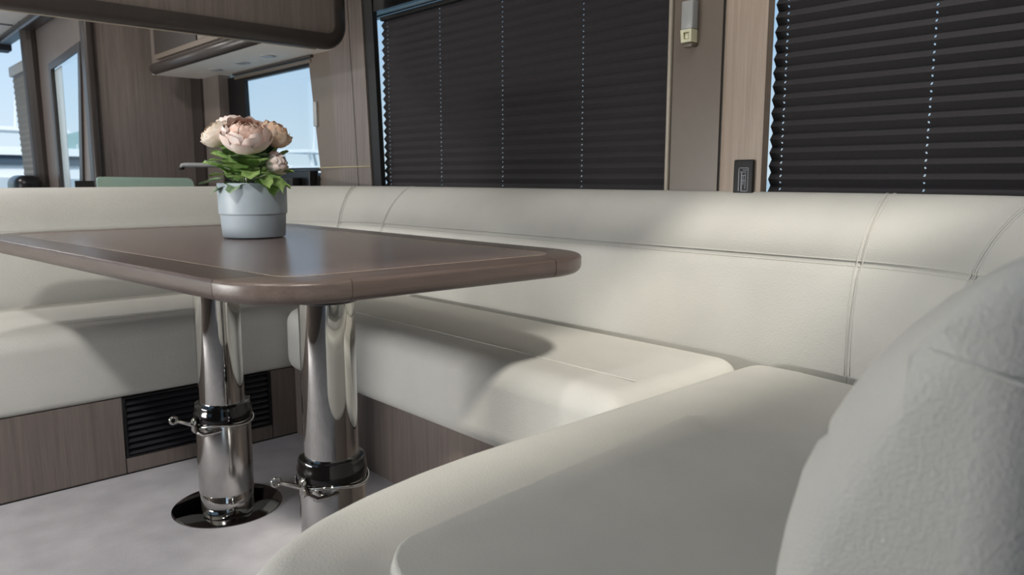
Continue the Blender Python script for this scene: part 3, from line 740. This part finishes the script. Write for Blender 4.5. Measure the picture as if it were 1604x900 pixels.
# ================================================================== GALLEY AND FORWARD PART
va = thing('overhead_valance', 'brown oak overhead valance with dark rounded lower edge', 'valance', (0.2, 2.7, 1.34))
child('valance_board', boxv(-1.72, 1.560, 2.700, 2.75, 1.385, 1.945), 'wood_v', va)
nose = []
for i in range(13):
    a = R(-90 + 15 * i) if False else R(180 + 15 * i); nose.append((2.72 + 0.034 * math.cos(a), 1.375 + 0.034 * math.sin(a)))
nose = [(2.686, 1.398)] + nose + [(2.754, 1.398)]
def nose_sweep():
    """bullnose that runs along the bottom and turns up the right-hand end"""
    path = [(-1.72, 1.375, 90)] + [(1.52, 1.375, 90)]
    for i in range(1, 10): path.append((1.56 + 0.06 * math.sin(R(10 * i)) - 0.04, 1.435 - 0.06 * math.cos(R(10 * i)), 90 - 10 * i))
    path.append((1.58, 1.945, 0))
    sec = [(-0.012, 0.034)] + [(0.034 * -math.cos(R(15 * i)), -0.034 * math.sin(R(15 * i)) * 1.0) for i in range(13)] + [(0.034, 0.012)]
    vs, fs = [], []
    sec = [(-0.034, 0.022)] + [(-0.034 * math.cos(R(15 * i)), -0.034 * math.sin(R(15 * i))) for i in range(13)] + [(0.034, 0.022)]
    for x, z, a in path:
        ca, sa = math.cos(R(a)), math.sin(R(a))   # a=90: sec "down" is -z ; a=0: sec "down" is +x
        for yy, dd in sec: vs.append((x - dd * ca, 2.724 + yy, z + dd * sa))
    n = len(sec)
    for k in range(len(path) - 1):
        for i in range(n):
            j = (i + 1) % n; fs.append([k * n + i, k * n + j, (k + 1) * n + j, (k + 1) * n + i])
    fs.append(list(range(n))); fs.append([(len(path) - 1) * n + i for i in range(n)][::-1])
    return vs, fs
child('light_strip', tubev([(-1.72, 2.752, 1.345), (1.50, 2.752, 1.345)], 0.004, 6), 'steel_strip', va)
o = fixn(child('bullnose_edge', nose_sweep(), 'bullnose', va)); auto(o, 40)

# bulkhead and forward side wall
structure('wall_far', boxv(1.15, 1.757, 4.55, 4.60, 0, 1.95), 'wood_v', 'brown oak bulkhead beyond the galley')
structure('trim_8', rboxv(1.13, 1.18, 4.515, 4.605, 0.0, 1.95, 0.018, 4), 'bullnose', 'dark rounded post at the free edge of the bulkhead')
structure('trim_9', boxv(1.690, 1.757, 4.18, 4.55, 0.78, 1.95), 'wood_v', 'oak pier between galley window and bulkhead')
structure('trim_10', boxv(1.676, 1.757, 4.40, 4.549, 0.78, 1.95), 'bullnose', 'dark corner strip beside the bulkhead')
fw = structure('wall_forward', framev([(4.60, 0.0), (6.0, 0.0), (6.0, 1.95), (4.60, 1.95)], [(4.86, 0.70), (5.335, 0.70), (5.345, 1.505), (4.66, 1.545)], 'x', 1.15, 1.165), 'wood_v', 'brown side wall of the helm with a raked window')
w4 = structure('window_4', framev([(4.83, 0.68), (5.36, 0.68), (5.37, 1.53), (4.635, 1.57)], [(4.89, 0.72), (5.32, 0.72), (5.325, 1.49), (4.69, 1.525)], 'x', 1.138, 1.15), 'bullnose', 'raked side window forward of the bulkhead')
mesh('pane', *prismv([(4.86, 0.70), (5.335, 0.70), (5.345, 1.505), (4.66, 1.545)], 'x', 1.156, 1.159), 'glass', w4)
mesh('sheer_edge', *prismv([(5.18, 0.72), (5.32, 0.72), (5.325, 1.49), (5.16, 1.50)], 'x', 1.160, 1.163), 'white', w4)
structure('trim_11', tubev([(1.125, 5.71, 0.0), (1.125, 5.71, 0.9), (1.12, 5.715, 1.40), (1.115, 5.72, 1.95)], 0.05, 12), 'bullnose', 'dark rounded pillar beside the helm window')
structure('trim_12', boxv(-1.75, 1.15, 6.45, 6.6, 1.735, 1.95), 'blackmat', 'dark header above the windscreen')
structure('trim_15', boxv(-1.75, 1.15, 4.75, 6.45, 1.815, 1.845), 'ceil', 'lowered pale ceiling panel over the helm')
structure('trim_13', rboxv(1.06, 1.148, 4.75, 6.4, 1.765, 1.815, 0.02, 3), 'bullnose', 'dark cove strip under the forward ceiling')
bl = thing('helm_blind', 'narrow grey pleated blind in black frame beside the windscreen', 'blind', (1.14, 6.15, 0.7))
child('blind_frame', framev([(5.80, 0.70), (6.32, 0.70), (6.45, 1.62), (5.92, 1.60)], [(5.90, 0.74), (6.28, 0.74), (6.40, 1.54), (6.02, 1.54)], 'x', 1.138, 1.15), 'black', bl)
vs, fs = [], []
for k in range(42):
    z = 0.72 + k * 0.02; sh = (z - 0.70) * 0.14
    for y in (5.87, 6.30): vs.append((1.134 + (0.005 if k % 2 else -0.005), y + sh, z))
for k in range(41): fs.append([2 * k, 2 * k + 1, 2 * k + 3, 2 * k + 2])
child('pleated_fabric', (vs, fs), 'blind_grey', bl)
child('blind_top_rail', rboxv(1.118, 1.16, 5.90, 6.46, 1.55, 1.62, 0.01, 3), 'steel_strip', bl, True)
hs = thing('helm_chair', 'black rounded chair top by the windscreen', 'seat', (1.0, 5.9, 0))
child('seat_back', rboxv(0.94, 1.10, 5.55, 5.85, 0.35, 0.865, 0.06, 6), 'black', hs, True)
child('seat_post', tubev([(1.02, 5.7, 0.0), (1.02, 5.7, 0.4)], 0.05, 14), 'chrome', hs, True)
# galley overhead cabinet
oc = thing('overhead_cabinet', 'dark galley wall cabinet with rounded bottom edge above the window', 'cabinet', (1.55, 3.75, 1.4))
child('cabinet_body', boxv(1.425, 1.755, 3.02, 4.40, 1.412, 1.94), 'wood_v', oc)
child('underside', boxv(1.43, 1.752, 3.02, 4.42, 1.400, 1.412), 'ceil', oc, label='pale underside panel with lights')
child('bullnose_edge', tubev([(1.425, 3.02, 1.425), (1.425, 4.36, 1.425), (1.440, 4.405, 1.428), (1.49, 4.425, 1.43), (1.74, 4.425, 1.43)], 0.028, 14), 'bullnose', oc, True)
child('light_rail', boxv(1.402, 1.425, 3.02, 4.28, 1.462, 1.486), 'taupe', oc)
dr = child('cabinet_door', boxv(1.408, 1.424, 3.72, 4.30, 1.490, 1.93), 'bullnose', oc)
dr = child('cabinet_door', boxv(1.408, 1.424, 3.06, 3.70, 1.490, 1.93), 'wood_v', oc)
child('shelf_glassware', lathev([(0.02, 1.49), (0.025, 1.51), (0.022, 1.55)], 16, 1.39, 3.6), 'satin', oc, True) if False else None
for y in (3.38, 3.66, 3.98):
    o = child('recessed_light', lathev([(0.034, 1.4005), (0.034, 1.3965), (0.028, 1.395), (0.004, 1.3955)], 24, 1.60, y), 'silverpl', oc, True)
# galley counter with tap, dark ledge and green panel
gc = thing('galley_counter', 'dark galley counter under the side window behind the sofa', 'counter', (1.45, 3.8, 0))
child('cabinet_body', boxv(1.22, 1.750, 3.25, 4.51, 0.0, 0.755), 'wood_v', gc)
child('worktop', rboxv(1.20, 1.750, 3.24, 4.51, 0.755, 0.785, 0.008, 2), 'black', gc, True)
structure('trim_14', rboxv(1.69, 1.741, 3.20, 4.17, 0.786, 0.885, 0.01, 3), 'black', 'black window ledge above the galley counter')
bx = thing('black_hob_panel', 'black gloss appliance standing on the galley counter under the window', 'appliance', (1.66, 3.45, 0.785))
child('housing', rboxv(1.645, 1.688, 3.28, 3.62, 0.785, 0.850, 0.006, 3), 'blackmat', bx, True)
child('display', boxv(1.6425, 1.646, 3.32, 3.52, 0.80, 0.838), 'black', bx)
child('chrome_post', tubev([(1.64, 3.585, 0.785), (1.64, 3.585, 0.858)], 0.006, 10), 'satin', bx, True)
tp = thing('kitchen_tap', 'chrome kitchen tap with long level spout behind the flowers', 'tap', (1.655, 3.80, 0.785))
child('tap_body', lathev([(0.026, 0.785), (0.026, 0.80), (0.018, 0.81), (0.018, 0.92)], 24, 1.655, 3.80), 'chrome', tp, True)
child('spout', tubev([(1.655, 3.80, 0.912), (1.445, 4.06, 0.914), (1.432, 4.064, 0.912), (1.428, 4.066, 0.900)], [0.012, 0.012, 0.012, 0.011], 12), 'silverpl', tp, True)
child('aerator', tubev([(1.428, 4.066, 0.903), (1.428, 4.066, 0.890)], 0.0135, 12), 'black', tp, True)
gp = thing('glass_screen', 'pale green glass panel rising just above the far backrest', 'glass panel', (0.99, 3.2, 0.0))
kx = 3.2 / 3.9
poly = [(0.985, 0.735), (0.985, 0.843)] + [(0.985 + 0.015 * (1 - math.cos(R(q))), 0.843 + 0.010 * math.sin(R(q))) for q in (30, 60, 90)] + [(1.395, 0.848)] + [(1.395 + 0.03 * math.sin(R(q)), 0.818 + 0.03 * math.cos(R(q))) for q in (30, 60, 90)] + [(1.43, 0.735)]
child('glass_sheet', prismv([(x * kx, z) for x, z in poly], 'y', 3.200, 3.210), 'green', gp)
child('support', boxv(0.82, 1.16, 3.19, 3.22, 0.0, 0.735), 'wood_v', gp)
child('slot_plate', boxv(0.735, 0.80, 3.205, 3.215, 0.735, 0.838), 'blackmat', gp)
# thin cord stretched across the oak column
cd = tag(mesh('cord', *tubev([(1.7205, 3.16, 0.8935), (1.7195, 3.10, 0.8945), (1.7255, 2.95, 0.896), (1.7260, 2.742, 0.896)], 0.0022, 6), 'yellow', None, True), 'thin pale yellow cord stretched across the oak column', 'cord')

# ================================================================== ADDED FILL LAMPS
def downlight(label, x, y, watts, zc=1.95, aim=None):  # unseen lamps added to lift the interior light
    d = thing('fill_downlight', label, 'lamp', (x, y, zc), 'added fill downlights')
    fixn(mesh('trim_ring', *lathev([(0.105, 0.0), (0.115, -0.003), (0.112, -0.010), (0.100, -0.010), (0.098, -0.003)], 40, cap=False), 'silverpl', d, True))
    mesh('diffuser', *lathev([(0.098, -0.002), (0.098, -0.004)], 40), 'ceil', d)
    ld = bpy.data.lights.new('fill_light', 'AREA'); ld.shape = 'DISK'; ld.size = 0.19; ld.energy = watts; ld.color = (1.0, 0.97, 0.93)
    lo = bpy.data.objects.new('fill_light', ld); col.objects.link(lo); lo.parent = d; lo.location = (0, 0, -0.012)
    if aim:   # swivelled spot
        lo.rotation_euler = (Vector(aim) - Vector((x, y, zc))).to_track_quat('-Z', 'Y').to_euler(); ld.spread = R(110)
for lb, x, y, w_ in (('round fill downlight added over the open floor', -0.30, 1.10, 11.0),
                 ('round fill downlight added over the galley', 0.55, 3.7, 9.0), ('round fill downlight added over the helm', 0.2, 5.2, 9.0)):
    downlight(lb, x, y, w_, 1.815 if y > 4.75 else 1.95, (0.35, 2.25, 0.25) if y < 2 else None)
cl = thing('fill_strip', 'slim ceiling fill lamp added to light the near blind from above', 'lamp', (1.30, 0.2, 1.95))  # unseen lamp added to brighten the upper faces of the pleats
mesh('housing', *rboxv(-0.035, 0.035, -0.80, 0.80, -0.014, 0.0, 0.004, 2), 'silverpl', cl, True)
mesh('diffuser', *rboxv(-0.026, 0.026, -0.78, 0.78, -0.018, -0.010, 0.003, 2), 'white', cl, True)
ld = bpy.data.lights.new('fill_light', 'AREA'); ld.shape = 'RECTANGLE'; ld.size = 0.05; ld.size_y = 1.56; ld.energy = 5.0; ld.color = (1.0, 0.97, 0.93)
lo = bpy.data.objects.new('fill_light', ld); col.objects.link(lo); lo.parent = cl; lo.location = (0, 0, -0.021); lo.rotation_euler = (0, R(-42), 0); ld.spread = R(105)   # washes the window wall
wl = thing('fill_strip', 'long slim fill lamp added under the windows opposite the sofa', 'lamp', (-1.757, 2.75, 0.60))  # unseen lamp added as low fill under the table
mesh('back_plate', *rboxv(0.0, 0.012, -1.02, 1.02, -0.09, 0.09, 0.005, 2), 'silverpl', wl, True)
mesh('diffuser', *rboxv(0.012, 0.030, -1.0, 1.0, -0.075, 0.075, 0.008, 3), 'white', wl, True)
ld = bpy.data.lights.new('fill_light', 'AREA'); ld.shape = 'RECTANGLE'; ld.size = 0.14; ld.size_y = 1.96; ld.energy = WALL_W; ld.color = (1.0, 0.98, 0.95)
lo = bpy.data.objects.new('fill_light', ld); col.objects.link(lo); lo.parent = wl; lo.location = (0.034, 0, 0); lo.rotation_euler = (0, R(-90), 0)

# ================================================================== OUTSIDE
tag(mesh('water', *boxv(-400, 900, -400, 900, -1.6, -1.5), 'water'), 'calm pale harbour water outside', kind='structure')
vs, fs = [], []; NH = 60
for i in range(NH + 1):
    a = R(70 + 60 * i / NH); d = 420
    h = 8 + 9 * math.sin(i * 0.35) + 5 * math.sin(i * 0.9 + 1) + 3 * math.sin(i * 2.3)
    vs += [(d * math.cos(a), d * math.sin(a), -2), (1.05 * d * math.cos(a), 1.05 * d * math.sin(a), max(2, h + 6)), (1.2 * d * math.cos(a), 1.2 * d * math.sin(a), -2)]
for i in range(NH):
    for q in range(2):
        a = i * 3 + q; fs.append([a, a + 1, a + 4, a + 3])
tag(mesh('hill', vs, fs, 'hill', None, True), 'hazy green hill ridge beyond the harbour', kind='structure')
def yacht(label, loc, rz, L, red=False):
    y = thing('motor_yacht', label, 'boat', loc, 'white yachts moored outside')
    y.rotation_euler = (0, 0, R(rz))
    n = 12; vs, fs = [], []
    for i in range(n + 1):
        s = i / n; b = 0.16 * L * math.sin(math.pi * (0.25 + 0.75 * (1 - s)) ) ** 0.7 if s < 1 else 0.001
        b = 0.15 * L * (1 - s ** 3); zt = 0.10 * L + 0.03 * L * s * s
        vs += [(-L / 2 + L * s, -b * 0.8, 0), (-L / 2 + L * s, -b, zt), (-L / 2 + L * s, b, zt), (-L / 2 + L * s, b * 0.8, 0)]
    for i in range(n):
        for q in range(3): a = i * 4 + q; fs.append([a, a + 1, a + 5, a + 4])
    fs.append([0, 3, 2, 1])
    mesh('hull', vs, fs, 'white', y)
    def tier(x0, x1, hw, z0, z1, rake, mat, nm):
        v_ = [(x0, -hw, z0), (x1, -hw, z0), (x1, hw, z0), (x0, hw, z0), (x0 + rake * 0.2, -hw * .86, z1), (x1 - rake, -hw * .86, z1), (x1 - rake, hw * .86, z1), (x0 + rake * .2, hw * .86, z1)]
        return fixn(mesh(nm, v_, [[0, 1, 2, 3], [4, 5, 6, 7], [0, 1, 5, 4], [1, 2, 6, 5], [2, 3, 7, 6], [3, 0, 4, 7]], mat, y))
    tier(-0.38 * L, 0.25 * L, 0.11 * L, 0.10 * L, 0.145 * L, 0.05 * L, 'white', 'deckhouse')
    tier(-0.36 * L, 0.20 * L, 0.106 * L, 0.145 * L, 0.175 * L, 0.06 * L, 'tint', 'cabin_windows')
    tier(-0.38 * L, 0.16 * L, 0.105 * L, 0.175 * L, 0.20 * L, 0.03 * L, 'red' if red else 'white', 'flybridge')
    tier(-0.25 * L, 0.02 * L, 0.08 * L, 0.25 * L, 0.262 * L, 0.02 * L, 'white', 'hardtop')
    for sx_ in (-0.22, -0.03):
        for sy_ in (-0.06, 0.06):
            mesh('hardtop_post', *tubev([(sx_ * L, sy_ * L, 0.19 * L), (sx_ * L + 0.02 * L, sy_ * L, 0.252 * L)], 0.006 * L, 6), 'white', y)
    mesh('mast', *tubev([(-0.12 * L, 0, 0.26 * L), (-0.13 * L, 0, 0.36 * L)], 0.004 * L, 6), 'white', y)
    return y
yacht('white motor yacht seen past the helm blind', (8.5, 62, -1.5), 200, 22)
yacht('white motor yacht seen through the galley window', (20.5, 40.5, -1.5), 205, 15)
yacht('distant white motor yacht across the harbour', (19, 90, -1.5), 170, 16)
